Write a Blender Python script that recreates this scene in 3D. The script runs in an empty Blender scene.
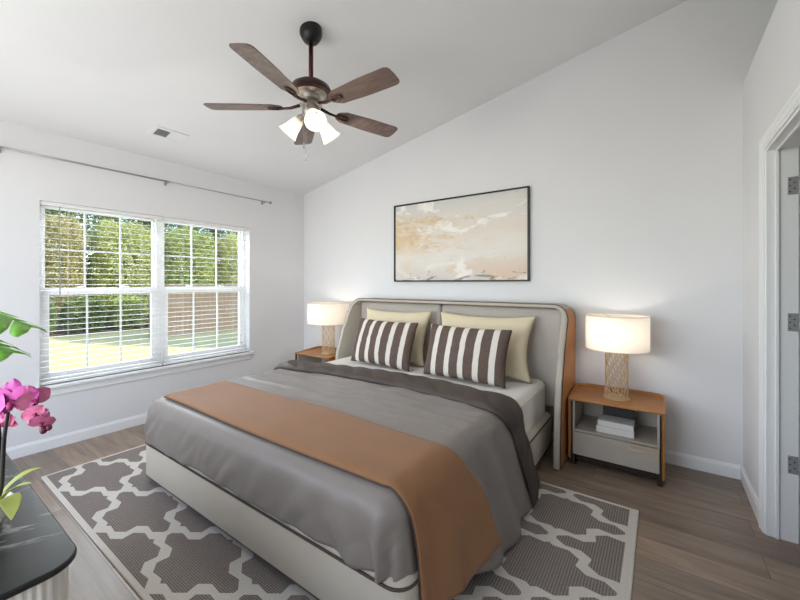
import bpy, bmesh, math, random
from mathutils import Vector, Matrix, noise as mnoise
PI = math.pi
random.seed(7)
scene = bpy.context.scene
COL = scene.collection

# ------------------------------------------------------------------ camera, world, lights, exposure
F_PX, YAW, CAM_H = 368.0, math.radians(35.242), 1.302
cd = bpy.data.cameras.new('camera'); cam = bpy.data.objects.new('camera', cd); COL.objects.link(cam)
cd.sensor_fit = 'HORIZONTAL'; cd.sensor_width = 36.0; cd.lens = 36.0 * F_PX / 800.0
cd.shift_y = -17.0 / 800.0; cd.clip_start = 0.05; cd.clip_end = 300
cam.location = (0, 0, CAM_H); cam.rotation_euler = (PI / 2, 0, YAW)
scene.camera = cam

w = bpy.data.worlds.new('sky'); scene.world = w; w.use_nodes = True
wn = w.node_tree.nodes; wl = w.node_tree.links
sky = wn.new('ShaderNodeTexSky'); sky.sky_type = 'NISHITA'; sky.sun_disc = False
sky.sun_elevation = math.radians(48); sky.sun_rotation = math.radians(60)
wl.new(sky.outputs[0], wn['Background'].inputs[0]); wn['Background'].inputs[1].default_value = 0.55

def lamp(name, kind, loc, energy, color=(1, 1, 1), rot=(0, 0, 0), **kw):
    d = bpy.data.lights.new(name, kind); d.energy = energy; d.color = color
    for k, v in kw.items(): setattr(d, k, v)
    o = bpy.data.objects.new(name, d); COL.objects.link(o); o.location = loc; o.rotation_euler = rot
    return o
sun = lamp('sun', 'SUN', (6, 6, 12), 6.5, (1.0, 0.95, 0.85), angle=math.radians(0.6))
sun.rotation_euler = Vector((-0.80, -0.38, -0.68)).to_track_quat('-Z', 'Y').to_euler()
# added fill lamp behind the camera, shining in through the near wall's opening
lamp('rear_fill_light', 'AREA', (-2.0, -1.1, 1.5), 84, (1.0, 0.99, 0.975), (math.radians(120), 0, 0), shape='RECTANGLE', size=3.2, size_y=2.2)
# daylight arriving through the window
lamp('daylight_window', 'AREA', (-5.3, 1.6, 2.6), 215, (0.97, 0.985, 1.0), (0, math.radians(-62), 0), shape='RECTANGLE', size=1.6, size_y=2.6)

vs = scene.view_settings
vs.view_transform = 'Standard'; vs.look = 'None'; vs.gamma = 1.0; vs.exposure = -0.03
vs.use_curve_mapping = False

# ------------------------------------------------------------------ helpers
def box(bm, x0, x1, y0, y1, z0, z1):
    vs_ = [bm.verts.new(p) for p in ((x0, y0, z0), (x1, y0, z0), (x1, y1, z0), (x0, y1, z0), (x0, y0, z1), (x1, y0, z1), (x1, y1, z1), (x0, y1, z1))]
    for f in ((3, 2, 1, 0), (4, 5, 6, 7), (0, 1, 5, 4), (1, 2, 6, 5), (2, 3, 7, 6), (3, 0, 4, 7)):
        bm.faces.new([vs_[i] for i in f])
def boxes(*bs):
    bm = bmesh.new()
    for b in bs: box(bm, *b)
    return bm
def grid(bm, rows, closeu=False, closev=False):
    V = [[bm.verts.new(p) for p in r] for r in rows]
    n, m = len(V), len(V[0])
    for i in range(n if closeu else n - 1):
        for j in range(m if closev else m - 1):
            a, b, c, d = V[i][j], V[i][(j + 1) % m], V[(i + 1) % n][(j + 1) % m], V[(i + 1) % n][j]
            try: bm.faces.new((a, b, c, d))
            except ValueError: pass
    return V
def lathe(bm, prof, seg=24, c=(0, 0, 0), M=None, cap=True):
    rows = []
    for r, z in prof:
        row = []
        for k in range(seg):
            a = 2 * PI * k / seg
            p = Vector((max(r, 1e-4) * math.cos(a), max(r, 1e-4) * math.sin(a), z))
            if M is not None: p = M @ p
            row.append(p + Vector(c))
        rows.append(row)
    V = grid(bm, rows, closev=True)
    if cap:
        bm.faces.new(list(reversed(V[0]))); bm.faces.new(V[-1])
def tube(bm, pts, r, seg=8, closed=False, cap=True):
    pts = [Vector(p) for p in pts]; n = len(pts); rows = []; up = None
    for i, p in enumerate(pts):
        a = pts[i - 1] if (i > 0 or closed) else p
        b = pts[(i + 1) % n] if (i < n - 1 or closed) else p
        t = (b - a).normalized()
        if up is None:
            up = Vector((0, 0, 1)) if abs(t.z) < 0.9 else Vector((1, 0, 0))
        s = t.cross(up).normalized(); up = s.cross(t).normalized()
        rr = r[i] if isinstance(r, (list, tuple)) else r
        rows.append([p + (s * math.cos(2 * PI * k / seg) + up * math.sin(2 * PI * k / seg)) * rr for k in range(seg)])
    V = grid(bm, rows, closeu=closed, closev=True)
    if cap and not closed:
        bm.faces.new(list(reversed(V[0]))); bm.faces.new(V[-1])
def prism(bm, poly, z0, z1, M=None):
    f = lambda p: (M @ Vector(p)) if M is not None else Vector(p)
    lo = [bm.verts.new(f((x, y, z0))) for x, y in poly]; hi = [bm.verts.new(f((x, y, z1))) for x, y in poly]
    bm.faces.new(list(reversed(lo))); bm.faces.new(hi)
    n = len(poly)
    for i in range(n): bm.faces.new((lo[i], lo[(i + 1) % n], hi[(i + 1) % n], hi[i]))
def rrect(x0, x1, y0, y1, r, n=6):
    """rounded rectangle; r is one radius or four (x0y0, x1y0, x1y1, x0y1)"""
    if not isinstance(r, (tuple, list)): r = (r,) * 4
    out = []
    for (cx, cy, a0), q in zip(((x0, y0, PI), (x1, y0, 1.5 * PI), (x1, y1, 0), (x0, y1, .5 * PI)), r):
        sx = 1 if cx == x0 else -1; sy = 1 if cy == y0 else -1
        if q <= 0: out.append((cx, cy)); continue
        for k in range(n + 1):
            a = a0 + .5 * PI * k / n
            out.append((cx + sx * q + q * math.cos(a), cy + sy * q + q * math.sin(a)))
    return out
def wloc(o):
    v = Vector((0, 0, 0))
    while o is not None: v += o.location; o = o.parent
    return v
def obj(name, bm, m, parent=None, bevel=0, smooth=False, sub=0, solid=0, seg=2, origin=None, recalc=True):
    if recalc: bmesh.ops.recalc_face_normals(bm, faces=bm.faces)
    off = wloc(parent) if parent is not None else Vector(origin or (0, 0, 0))
    if off.length: bmesh.ops.translate(bm, verts=bm.verts, vec=-off)
    me = bpy.data.meshes.new(name); bm.to_mesh(me); bm.free()
    o = bpy.data.objects.new(name, me); COL.objects.link(o)
    for mm in (m if isinstance(m, (list, tuple)) else [m]): me.materials.append(mm)
    if parent is not None: o.parent = parent
    else: o.location = off
    if smooth:
        for p in me.polygons: p.use_smooth = True
        if smooth == 'auto': me.set_sharp_from_angle(angle=math.radians(40))
    if solid:
        md = o.modifiers.new('s', 'SOLIDIFY'); md.thickness = solid; md.offset = -1
    if bevel:
        md = o.modifiers.new('b', 'BEVEL'); md.width = bevel; md.segments = seg; md.limit_method = 'ANGLE'; md.angle_limit = math.radians(40)
        if smooth is False:
            for p in me.polygons: p.use_smooth = True
            me.set_sharp_from_angle(angle=math.radians(75))
    if sub:
        md = o.modifiers.new('u', 'SUBSURF'); md.levels = sub; md.render_levels = sub
    return o
def tag(o, label, cat, group=None, kind=None):
    o['label'] = label; o['category'] = cat
    if group: o['group'] = group
    if kind: o['kind'] = kind
    return o
def thing(name, label, cat, loc=(0, 0, 0), group=None):
    o = bpy.data.objects.new(name, None); COL.objects.link(o); o.location = loc; o.empty_display_size = .1
    return tag(o, label, cat, group)
def struct(name, bm, m, parent=None, **kw):
    o = obj(name, bm, m, parent, **kw)
    if parent is None: o['kind'] = 'structure'
    return o
def sroot(name, loc=(0, 0, 0)):
    o = bpy.data.objects.new(name, None); COL.objects.link(o); o.location = loc; o['kind'] = 'structure'
    return o
def smoothstep(a, b, x):
    t = min(1, max(0, (x - a) / (b - a))); return t * t * (3 - 2 * t)
def interp(x, pts):
    if x <= pts[0][0]: return pts[0][1]
    for (x0, y0), (x1, y1) in zip(pts, pts[1:]):
        if x <= x1:
            t = (x - x0) / (x1 - x0); t = t * t * (3 - 2 * t); return y0 + (y1 - y0) * t
    return pts[-1][1]

# ------------------------------------------------------------------ materials
def lin(c):
    return tuple((v / 255 / 12.92) if v / 255 <= .04045 else ((v / 255 + .055) / 1.055) ** 2.4 for v in c)
class NT:
    def __init__(s, m): s.t = m.node_tree; s.n = s.t.nodes; s.l = s.t.links
    def new(s, k, **kw):
        nd = s.n.new(k)
        for a, b in kw.items(): setattr(nd, a, b)
        return nd
    def put(s, sock, v):
        if hasattr(v, 'is_output'): s.l.new(v, sock)
        else: sock.default_value = v
    def math(s, op, a, b=0.0, c=0.0):
        nd = s.new('ShaderNodeMath', operation=op)
        for i, v in enumerate((a, b, c)): s.put(nd.inputs[i], v)
        return nd.outputs[0]
    def coord(s, kind='Object', scale=(1, 1, 1), rot=(0, 0, 0), loc=(0, 0, 0)):
        c = s.new('ShaderNodeTexCoord'); mp = s.new('ShaderNodeMapping')
        mp.inputs[1].default_value = loc; mp.inputs[2].default_value = rot; mp.inputs[3].default_value = scale
        s.l.new(c.outputs[kind], mp.inputs[0]); return mp.outputs[0]
    def noise(s, vec, scale, detail=4, rough=.55, dist=0):
        nd = s.new('ShaderNodeTexNoise'); s.l.new(vec, nd.inputs['Vector'])
        nd.inputs['Scale'].default_value = scale; nd.inputs['Detail'].default_value = detail
        nd.inputs['Roughness'].default_value = rough; nd.inputs['Distortion'].default_value = dist
        return nd.outputs['Fac']
    def ramp(s, fac, stops, mode='LINEAR'):
        nd = s.new('ShaderNodeValToRGB'); cr = nd.color_ramp; cr.interpolation = mode
        while len(cr.elements) < len(stops): cr.elements.new(.5)
        for e, (p, c) in zip(cr.elements, stops):
            e.position = p; e.color = (*c, 1) if len(c) == 3 else c
        s.l.new(fac, nd.inputs[0]); return nd.outputs[0]
    def mix(s, fac, a, b, mode='MIX'):
        nd = s.new('ShaderNodeMix', data_type='RGBA', blend_type=mode)
        s.put(nd.inputs[0], fac)
        for i, v in ((6, a), (7, b)):
            s.put(nd.inputs[i], (*v, 1) if isinstance(v, tuple) and len(v) == 3 else v)
        return nd.outputs[2]
    def bump(s, h, strength, dist=.01):
        nd = s.new('ShaderNodeBump'); s.l.new(h, nd.inputs['Height'])
        nd.inputs['Strength'].default_value = strength; nd.inputs['Distance'].default_value = dist
        return nd.outputs[0]
def mat(name, col, rough=.5, metal=0, var=0.0, vscale=8, bump=0, bscale=200, spec=.5, sheen=0, trans=0, kind='Object', stretch=(1, 1, 1)):
    m = bpy.data.materials.new(name); m.use_nodes = True; t = NT(m); b = t.n['Principled BSDF']
    c = lin(col); b.inputs['Base Color'].default_value = (*c, 1)
    b.inputs['Roughness'].default_value = rough; b.inputs['Metallic'].default_value = metal
    b.inputs['Specular IOR Level'].default_value = spec; b.inputs['Sheen Weight'].default_value = sheen
    vec = t.coord(kind, stretch)
    if var:
        f = t.noise(vec, vscale, 5)
        t.l.new(t.ramp(f, [(.25, tuple(v * (1 - var) for v in c)), (.75, tuple(min(1, v * (1 + var)) for v in c))]), b.inputs['Base Color'])
    if bump:
        t.l.new(t.bump(t.noise(vec, bscale, 3), bump, .004), b.inputs['Normal'])
    m.diffuse_color = (*c, 1)
    return m
def translucent(name, col, fac=.5, rough=.8):
    m = bpy.data.materials.new(name); m.use_nodes = True; t = NT(m); b = t.n['Principled BSDF']; o = t.n['Material Output']
    c = lin(col); b.inputs['Base Color'].default_value = (*c, 1); b.inputs['Roughness'].default_value = rough
    tr = t.new('ShaderNodeBsdfTranslucent'); tr.inputs[0].default_value = (*c, 1)
    mx = t.new('ShaderNodeMixShader'); mx.inputs[0].default_value = fac
    t.l.new(b.outputs[0], mx.inputs[1]); t.l.new(tr.outputs[0], mx.inputs[2]); t.l.new(mx.outputs[0], o.inputs[0])
    return m

M = {}
M['wall'] = mat('wall_paint', (226, 226, 228), .9, var=.012, vscale=3, bump=.05, bscale=160, spec=.2)
M['ceiling'] = mat('ceiling_paint', (233, 233, 234), .95, var=.01, vscale=3, bump=.06, bscale=120, spec=.1)
M['trim'] = mat('white_gloss_trim', (236, 237, 238), .4, var=.008, vscale=5)
M['vinyl'] = mat('white_vinyl', (238, 239, 240), .45, var=.008, vscale=5)
M['muntin'] = mat('grey_white_muntin', (206, 207, 208), .5, var=.01, vscale=5)
M['slat'] = mat('white_slat', (236, 236, 236), .5, var=.01, vscale=6)
M['cord'] = mat('cord', (205, 205, 203), .8, var=.05, vscale=60)
M['steel'] = mat('brushed_nickel', (168, 168, 168), .45, .6, var=.08, vscale=40)
M['hinge'] = mat('hinge_nickel', (160, 160, 162), .5, .4, var=.06, vscale=60)
M['dark'] = mat('dark_recess', (40, 40, 42), .8, var=.1, vscale=30)
M['plastic'] = mat('white_plastic', (232, 232, 230), .4, var=.01, vscale=30)
M['black'] = mat('black_metal', (28, 26, 26), .4, .3, var=.1, vscale=20)
M['bronze'] = mat('oil_rubbed_bronze', (62, 40, 34), .35, .6, var=.15, vscale=20)
M['rod_red'] = mat('reddish_bronze', (78, 34, 30), .35, .5, var=.12, vscale=20)
M['satin'] = mat('satin_nickel', (165, 158, 152), .35, .9, var=.06, vscale=30)
M['cream'] = mat('cream_upholstery', (190, 181, 168), .75, var=.02, vscale=10, bump=.08, bscale=400, spec=.3)
M['pad'] = mat('headboard_fabric', (190, 182, 174), .85, var=.025, vscale=10, bump=.1, bscale=400, spec=.2)
M['piping'] = mat('dark_piping', (72, 56, 48), .6, var=.08, vscale=40)
M['leather'] = mat('tan_leather', (168, 114, 62), .45, var=.08, vscale=14, bump=.08, bscale=250)
M['sheet'] = mat('white_sheet', (232, 228, 222), .9, var=.012, vscale=8, bump=.05, bscale=300, spec=.1)
M['duvet'] = mat('grey_satin_cotton', (130, 122, 116), .42, var=.04, vscale=7, bump=.06, bscale=60, spec=.4, sheen=.1)
M['cuff'] = mat('dark_taupe_quilt', (72, 62, 56), .5, var=.08, vscale=9, bump=.06, bscale=60, spec=.35)
M['throw'] = mat('cognac_suede', (142, 101, 67), .72, var=.06, vscale=5, bump=.08, bscale=250, spec=.25, sheen=.15)
M['creampillow'] = mat('cream_cotton', (222, 208, 178), .8, var=.03, vscale=9, bump=.08, bscale=150, spec=.2)
M['gold'] = mat('champagne_gold', (216, 190, 150), .35, .5, var=.08, vscale=50)
M['shade'] = translucent('linen_shade', (244, 238, 226), .42)
M['glasswhite'] = translucent('frosted_glass', (250, 247, 240), .6, .3)
M['carcass'] = mat('greige_lacquer', (180, 172, 161), .5, var=.02, vscale=6)
M['umber'] = mat('dark_bronze_leg', (50, 38, 32), .45, .3, var=.1, vscale=20)
M['bookwhite'] = mat('white_book_cover', (222, 220, 216), .6, var=.02, vscale=30)
M['page'] = mat('paper_pages', (232, 226, 212), .9, var=.06, vscale=80, stretch=(1, 1, 12))
M['bookdark'] = mat('dark_book_cover', (56, 54, 54), .6, var=.05, vscale=30)
M['fluted'] = mat('fluted_cream', (222, 216, 206), .6, var=.015, vscale=8)
M['pot'] = mat('white_ceramic', (236, 232, 226), .3, var=.01, vscale=20)
M['soil'] = mat('bark_mulch', (70, 52, 40), .95, var=.5, vscale=60, bump=.6, bscale=80)
M['stem'] = mat('dark_stem', (34, 30, 26), .6, var=.2, vscale=60)
M['orchidleaf'] = mat('yellow_green_leaf', (178, 186, 96), .5, var=.18, vscale=18)
M['bloom'] = mat('magenta_petal', (196, 70, 158), .5, var=.14, vscale=40)
M['bloompink'] = mat('pink_petal', (210, 112, 152), .5, var=.16, vscale=40)
M['lip'] = mat('deep_magenta_lip', (150, 30, 96), .5, var=.1, vscale=40)
M['bud'] = mat('plum_bud', (98, 26, 50), .5, var=.15, vscale=40)
M['monstera'] = mat('monstera_leaf', (112, 168, 58), .4, var=.35, vscale=16)
M['lampcord'] = mat('socket', (190, 186, 178), .4, var=.02)
M['mulch'] = mat('bark_bed', (120, 96, 84), .95, var=.4, vscale=9, bump=.5, bscale=30)
M['trunk'] = mat('bark', (92, 76, 62), .9, var=.3, vscale=12, bump=.5, bscale=30)

# bulbs give off light
def emis(name, col, s):
    m = bpy.data.materials.new(name); m.use_nodes = True; t = NT(m)
    e = t.new('ShaderNodeEmission'); e.inputs[0].default_value = (*lin(col), 1); e.inputs[1].default_value = s
    t.l.new(e.outputs[0], t.n['Material Output'].inputs[0]); return m
M['bulb'] = emis('lit_bulb', (255, 242, 222), 3)

# glass
m = bpy.data.materials.new('window_glass'); m.use_nodes = True; t = NT(m); M['glass'] = m
t.n.remove(t.n['Principled BSDF'])
tb = t.new('ShaderNodeBsdfTransparent'); tb.inputs[0].default_value = (.97, .985, .98, 1)
gb = t.new('ShaderNodeBsdfGlossy'); gb.inputs['Roughness'].default_value = .02
mx = t.new('ShaderNodeMixShader'); mx.inputs[0].default_value = .04
t.l.new(tb.outputs[0], mx.inputs[1]); t.l.new(gb.outputs[0], mx.inputs[2]); t.l.new(mx.outputs[0], t.n['Material Output'].inputs[0])

# plank floor, boards running along X
m = mat('plank_floor', (140, 122, 106), .33, spec=.5); M['floor'] = m; t = NT(m); b = t.n['Principled BSDF']
v = t.coord('Object', (1, 1, 1), loc=(.37, .05, 0))
br = t.new('ShaderNodeTexBrick'); t.l.new(v, br.inputs['Vector'])
br.offset = .37; br.offset_frequency = 2; br.squash = 1
br.inputs['Color1'].default_value = (.0, .0, .0, 1); br.inputs['Color2'].default_value = (1, 1, 1, 1); br.inputs['Mortar'].default_value = (.5, .5, .5, 1)
br.inputs['Scale'].default_value = 1; br.inputs['Mortar Size'].default_value = .0012; br.inputs['Mortar Smooth'].default_value = .1
br.inputs['Brick Width'].default_value = 1.22; br.inputs['Row Height'].default_value = .165; br.inputs['Bias'].default_value = 0
sep = t.new('ShaderNodeSeparateColor'); t.l.new(br.outputs['Color'], sep.inputs[0])
cmb = t.new('ShaderNodeCombineXYZ'); t.l.new(t.math('MULTIPLY', sep.outputs[0], 7.0), cmb.inputs[2])
add = t.new('ShaderNodeVectorMath', operation='ADD'); t.l.new(v, add.inputs[0]); t.l.new(cmb.outputs[0], add.inputs[1])
mp = t.new('ShaderNodeMapping'); mp.inputs[3].default_value = (1.1, 9, 1); t.l.new(add.outputs[0], mp.inputs[0])
g1 = t.noise(mp.outputs[0], 1.6, 7, .62, .6); 
mp2 = t.new('ShaderNodeMapping'); mp2.inputs[3].default_value = (3, 60, 1); t.l.new(add.outputs[0], mp2.inputs[0])
g2 = t.noise(mp2.outputs[0], 2.0, 4, .6)
grain = t.ramp(g1, [(.28, lin((108, 92, 80))), (.5, lin((146, 128, 112))), (.72, lin((172, 154, 136)))])
c2 = t.mix(.25, grain, t.ramp(g2, [(.3, lin((110, 94, 82))), (.7, lin((176, 158, 140)))]))
tone = t.ramp(sep.outputs[0], [(0, (.74, .73, .73)), (.5, (.98, .96, .94)), (1, (1.16, 1.1, 1.04))])
c3 = t.mix(1.0, c2, tone, 'MULTIPLY')
c4 = t.mix(br.outputs['Fac'], c3, lin((70, 58, 50)))
t.l.new(c4, b.inputs['Base Color'])
t.l.new(t.bump(t.math('SUBTRACT', g2, t.math('MULTIPLY', br.outputs['Fac'], 1.5)), .12, .003), b.inputs['Normal'])

# trellis rug (object origin at the rug's corner node)
RX0, RX1, RY0, RY1 = -3.374, -.097, .622, 2.492
m = mat('trellis_rug', (120, 110, 106), .95, spec=.1); M['rug'] = m; t = NT(m); b = t.n['Principled BSDF']
tc = t.new('ShaderNodeTexCoord'); sp = t.new('ShaderNodeSeparateXYZ'); t.l.new(tc.outputs['Object'], sp.inputs[0])
X, Y = sp.outputs[0], sp.outputs[1]
u = t.math('DIVIDE', t.math('SUBTRACT', X, .314), .652); vv = t.math('DIVIDE', t.math('SUBTRACT', Y, .014), .452)
a_ = t.math('ADD', u, vv); b_ = t.math('SUBTRACT', u, vv)
def wob(p, q):
    sn = t.math('SINE', t.math('MULTIPLY', q, 4 * PI))
    # flattened sine: stepped edge
    st = t.math('MAXIMUM', t.math('MINIMUM', t.math('MULTIPLY', sn, 1.7), 1.0), -1.0)
    r_ = t.math('ADD', p, t.math('MULTIPLY', st, .062))
    fr = t.math('FRACT', t.math('ADD', r_, 100.5))
    return t.math('ABSOLUTE', t.math('SUBTRACT', fr, .5))
dmin = t.math('MINIMUM', wob(a_, b_), wob(b_, a_))
line = t.math('LESS_THAN', dmin, .072)
WX, WY = RX1 - RX0, RY1 - RY0
edge = t.math('MINIMUM', t.math('MINIMUM', X, t.math('MULTIPLY', t.math('SUBTRACT', WX, X), .55)), t.math('MINIMUM', Y, t.math('SUBTRACT', WY, Y)))
bord = t.math('LESS_THAN', edge, .024)
mask = t.math('MAXIMUM', line, bord)
vec = t.coord('Object')
wv = t.new('ShaderNodeTexWave'); wv.bands_direction = 'X'; t.l.new(vec, wv.inputs['Vector']); wv.inputs['Scale'].default_value = 26; wv.inputs['Distortion'].default_value = 2.5; wv.inputs['Detail'].default_value = 3; wv.inputs['Detail Scale'].default_value = 12
wv2 = t.new('ShaderNodeTexWave'); wv2.bands_direction = 'Y'; t.l.new(vec, wv2.inputs['Vector']); wv2.inputs['Scale'].default_value = 34; wv2.inputs['Distortion'].default_value = 3; wv2.inputs['Detail'].default_value = 3; wv2.inputs['Detail Scale'].default_value = 12
weave = t.math('MULTIPLY', wv.outputs['Fac'], wv2.outputs['Fac'])
spk = t.noise(vec, 170, 2)
field = t.mix(t.math('MULTIPLY', spk, .35), t.ramp(weave, [(0, lin((104, 94, 89))), (.5, lin((166, 156, 150)))]), lin((150, 140, 134)))
light = t.mix(spk, lin((222, 216, 208)), lin((202, 195, 187)))
t.l.new(t.mix(mask, field, light), b.inputs['Base Color'])
t.l.new(t.bump(weave, .5, .004), b.inputs['Normal'])

# black marble
m = mat('black_marble', (34, 34, 34), .3, spec=.3); M['marble'] = m; t = NT(m); b = t.n['Principled BSDF']
v = t.coord('Object', (1, 1, 1), rot=(0, 0, .5))
n1 = t.noise(v, 2.6, 8, .62, 1.2)
vein = t.ramp(t.math('ABSOLUTE', t.math('SUBTRACT', n1, .5)), [(0, (1, 1, 1)), (.008, (.6, .6, .6)), (.022, (0, 0, 0))])
msk = t.ramp(t.noise(v, 3.2, 3), [(.40, (0, 0, 0)), (.55, (1, 1, 1))])
base = t.ramp(t.noise(v, 5, 6), [(.3, lin((28, 28, 28))), (.7, lin((48, 48, 47)))])
t.l.new(t.mix(t.mix(1.0, vein, msk, 'MULTIPLY'), base, lin((150, 148, 142))), b.inputs['Base Color'])

# abstract canvas
m = mat('abstract_canvas', (220, 205, 185), .7, spec=.2); M['canvas'] = m; t = NT(m); b = t.n['Principled BSDF']
v = t.coord('Object', (1, 1, 1)); vs1 = t.coord('Object', (1, 1, 2.6))
tc = t.new('ShaderNodeTexCoord'); sp = t.new('ShaderNodeSeparateXYZ'); t.l.new(tc.outputs['Object'], sp.inputs[0])
zz = t.math('DIVIDE', sp.outputs[2], .83)      # 0 bottom .. 1 top
xx = t.math('DIVIDE', sp.outputs[0], 1.45)     # 0 left .. 1 right
nA = t.noise(vs1, 1.9, 9, .62, 1.4); nB = t.noise(vs1, 3.4, 10, .66, 2.0); nC = t.noise(v, 7, 9, .7, 1.0); nD = t.noise(vs1, 1.2, 6, .5, .5)
bg = t.ramp(t.math('ADD', zz, t.math('MULTIPLY', t.math('SUBTRACT', nA, .5), .7)), [(0, lin((214, 206, 198))), (.25, lin((232, 228, 222))), (.55, lin((228, 218, 208))), (.8, lin((220, 216, 210))), (1, lin((208, 208, 206)))])
left = t.math('SUBTRACT', .95, t.math('MULTIPLY', xx, 1.1))
gold = t.ramp(t.math('ADD', t.math('MULTIPLY', nB, .9), t.math('MULTIPLY', left, .28)), [(.56, (0, 0, 0)), (.68, (.85, .85, .85))])
band = t.ramp(zz, [(.3, (0, 0, 0)), (.45, (1, 1, 1)), (.75, (1, 1, 1)), (.9, (0, 0, 0))])
c = t.mix(t.mix(1.0, gold, band, 'MULTIPLY'), bg, t.ramp(nC, [(.35, lin((206, 176, 134))), (.65, lin((230, 210, 176)))]))
low = t.ramp(zz, [(.08, (1, 1, 1)), (.36, (0, 0, 0))])
pk = t.ramp(nD, [(.5, (0, 0, 0)), (.56, (1, 1, 1))])
c = t.mix(t.mix(1.0, pk, low, 'MULTIPLY'), c, lin((224, 202, 182)))
wh = t.ramp(nA, [(.55, (0, 0, 0)), (.62, (.9, .9, .9))])
c = t.mix(wh, c, lin((244, 240, 234)))
fl = t.ramp(nC, [(.66, (0, 0, 0)), (.7, (1, 1, 1))]); flm = t.ramp(zz, [(.12, (1, 1, 1)), (.7, (.2, .2, .2))])
c = t.mix(t.mix(1.0, fl, flm, 'MULTIPLY'), c, lin((150, 112, 56)))
dk = t.ramp(t.math('SUBTRACT', nB, t.math('MULTIPLY', zz, 1.1)), [(.5, (0, 0, 0)), (.55, (.7, .7, .7))])
c = t.mix(dk, c, lin((120, 108, 98)))
t.l.new(c, b.inputs['Base Color']); t.l.new(t.bump(nC, .25, .004), b.inputs['Normal'])

# striped cushion fabric: bands across the cushion's width
m = mat('striped_cotton', (90, 76, 68), .8, spec=.2); M['stripe'] = m; t = NT(m); b = t.n['Principled BSDF']
tc = t.new('ShaderNodeTexCoord'); sp = t.new('ShaderNodeSeparateXYZ'); t.l.new(tc.outputs['Object'], sp.inputs[0])
fr = t.math('FRACT', t.math('ADD', t.math('DIVIDE', sp.outputs[0], .124), 10.12))
lm = t.math('LESS_THAN', fr, .37)
nz = t.noise(t.coord('Object'), 60, 3)
t.l.new(t.mix(lm, t.mix(nz, lin((84, 68, 62)), lin((112, 96, 88))), t.mix(nz, lin((226, 220, 210)), lin((214, 206, 196)))), b.inputs['Base Color'])
t.l.new(t.bump(t.noise(t.coord('Object'), 250, 2), .12, .003), b.inputs['Normal'])

# fan blade wood
m = mat('blade_wood', (86, 66, 58), .36); M['blade'] = m; t = NT(m); b = t.n['Principled BSDF']
g = t.noise(t.coord('Generated', (1.2, 9, 1)), 2.5, 6, .6, .4)
t.l.new(t.ramp(g, [(.3, lin((74, 58, 52))), (.7, lin((124, 104, 95)))]), b.inputs['Base Color'])

# outdoors
m = mat('lawn', (190, 190, 110), .95, spec=.05); M['lawn'] = m; t = NT(m); b = t.n['Principled BSDF']
v = t.coord('Object'); n1 = t.noise(v, 1.1, 6); n2 = t.noise(v, 28, 3)
t.l.new(t.mix(.4, t.ramp(n1, [(.3, lin((184, 178, 122))), (.7, lin((212, 204, 152)))]), t.ramp(n2, [(.3, lin((150, 152, 98))), (.7, lin((218, 210, 162)))])), b.inputs['Base Color'])
def leafmat(name, cols):
    m = bpy.data.materials.new(name); m.use_nodes = True; t = NT(m); b = t.n['Principled BSDF']; o = t.n['Material Output']
    f = t.noise(t.coord('Object'), 5.5, 3, .7)
    c = t.ramp(f, [(.3 + .4 * i / (len(cols) - 1), lin(x)) for i, x in enumerate(cols)])
    t.l.new(c, b.inputs['Base Color']); b.inputs['Roughness'].default_value = .45
    tr = t.new('ShaderNodeBsdfTranslucent'); t.l.new(c, tr.inputs[0])
    mx = t.new('ShaderNodeMixShader'); mx.inputs[0].default_value = .45
    t.l.new(b.outputs[0], mx.inputs[1]); t.l.new(tr.outputs[0], mx.inputs[2]); t.l.new(mx.outputs[0], o.inputs[0])
    return m
M['leafA'] = leafmat('green_leaf', [(120, 138, 74), (172, 186, 100), (224, 226, 160)])
M['leafB'] = leafmat('light_leaf', [(140, 150, 88), (196, 202, 124), (236, 234, 190)])
M['leafC'] = leafmat('dark_leaf', [(92, 106, 68), (132, 150, 92), (190, 198, 138)])
M['leafR'] = leafmat('ruddy_leaf', [(132, 142, 84), (190, 182, 122), (232, 214, 176)])
M['fence'] = mat('weathered_cedar', (164, 140, 116), .85, var=.14, vscale=4, stretch=(3, 3, .6), bump=.2, bscale=20)

# ------------------------------------------------------------------ room shell
XL, XR, YB, YN = -3.914, .449, 3.3, -.5
zc = lambda x: 2.487 + .2 * (x - XL)
XE = 2.3
struct('floor', boxes((-4.06, 2.42, -.62, 3.42, -.1, 0)), M['floor'])
# back wall (top follows the vaulted ceiling)
bm = bmesh.new(); prism(bm, [(-4.06, 0), (XE + .12, 0), (XE + .12, zc(XE + .12) + .02), (-4.06, zc(-4.06) + .02)], 0, .12, Matrix(((1, 0, 0, 0), (0, 0, 1, YB), (0, 1, 0, 0), (0, 0, 0, 1))))
struct('wall_back', bm, M['wall'])
# left wall with the window opening
WY0, WY1, WZ0, WZ1 = .715, 2.495, .50, 1.943
struct('wall_left', boxes((-4.06, XL, YN, YB, 0, WZ0), (-4.06, XL, YN, YB, WZ1, zc(XL)), (-4.06, XL, YN, WY0, WZ0, WZ1), (-4.06, XL, WY1, YB, WZ0, WZ1)), M['wall'])
# right wall (lower, ends in a ledge) with the doorway
DY0, DY1, DZ = 1.85, 2.66, 2.0
struct('wall_right', boxes((XR, XR + .115, YN, DY0, 0, 2.62), (XR, XR + .115, DY1, YB, 0, 2.62), (XR, XR + .115, DY0, DY1, DZ, 2.62), (XR + .115, XE, YN, YB, 2.52, 2.62)), M['wall'])
struct('wall_far_right', boxes((XE, XE + .12, YN, YB, 0, zc(XE))), M['wall'])
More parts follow.
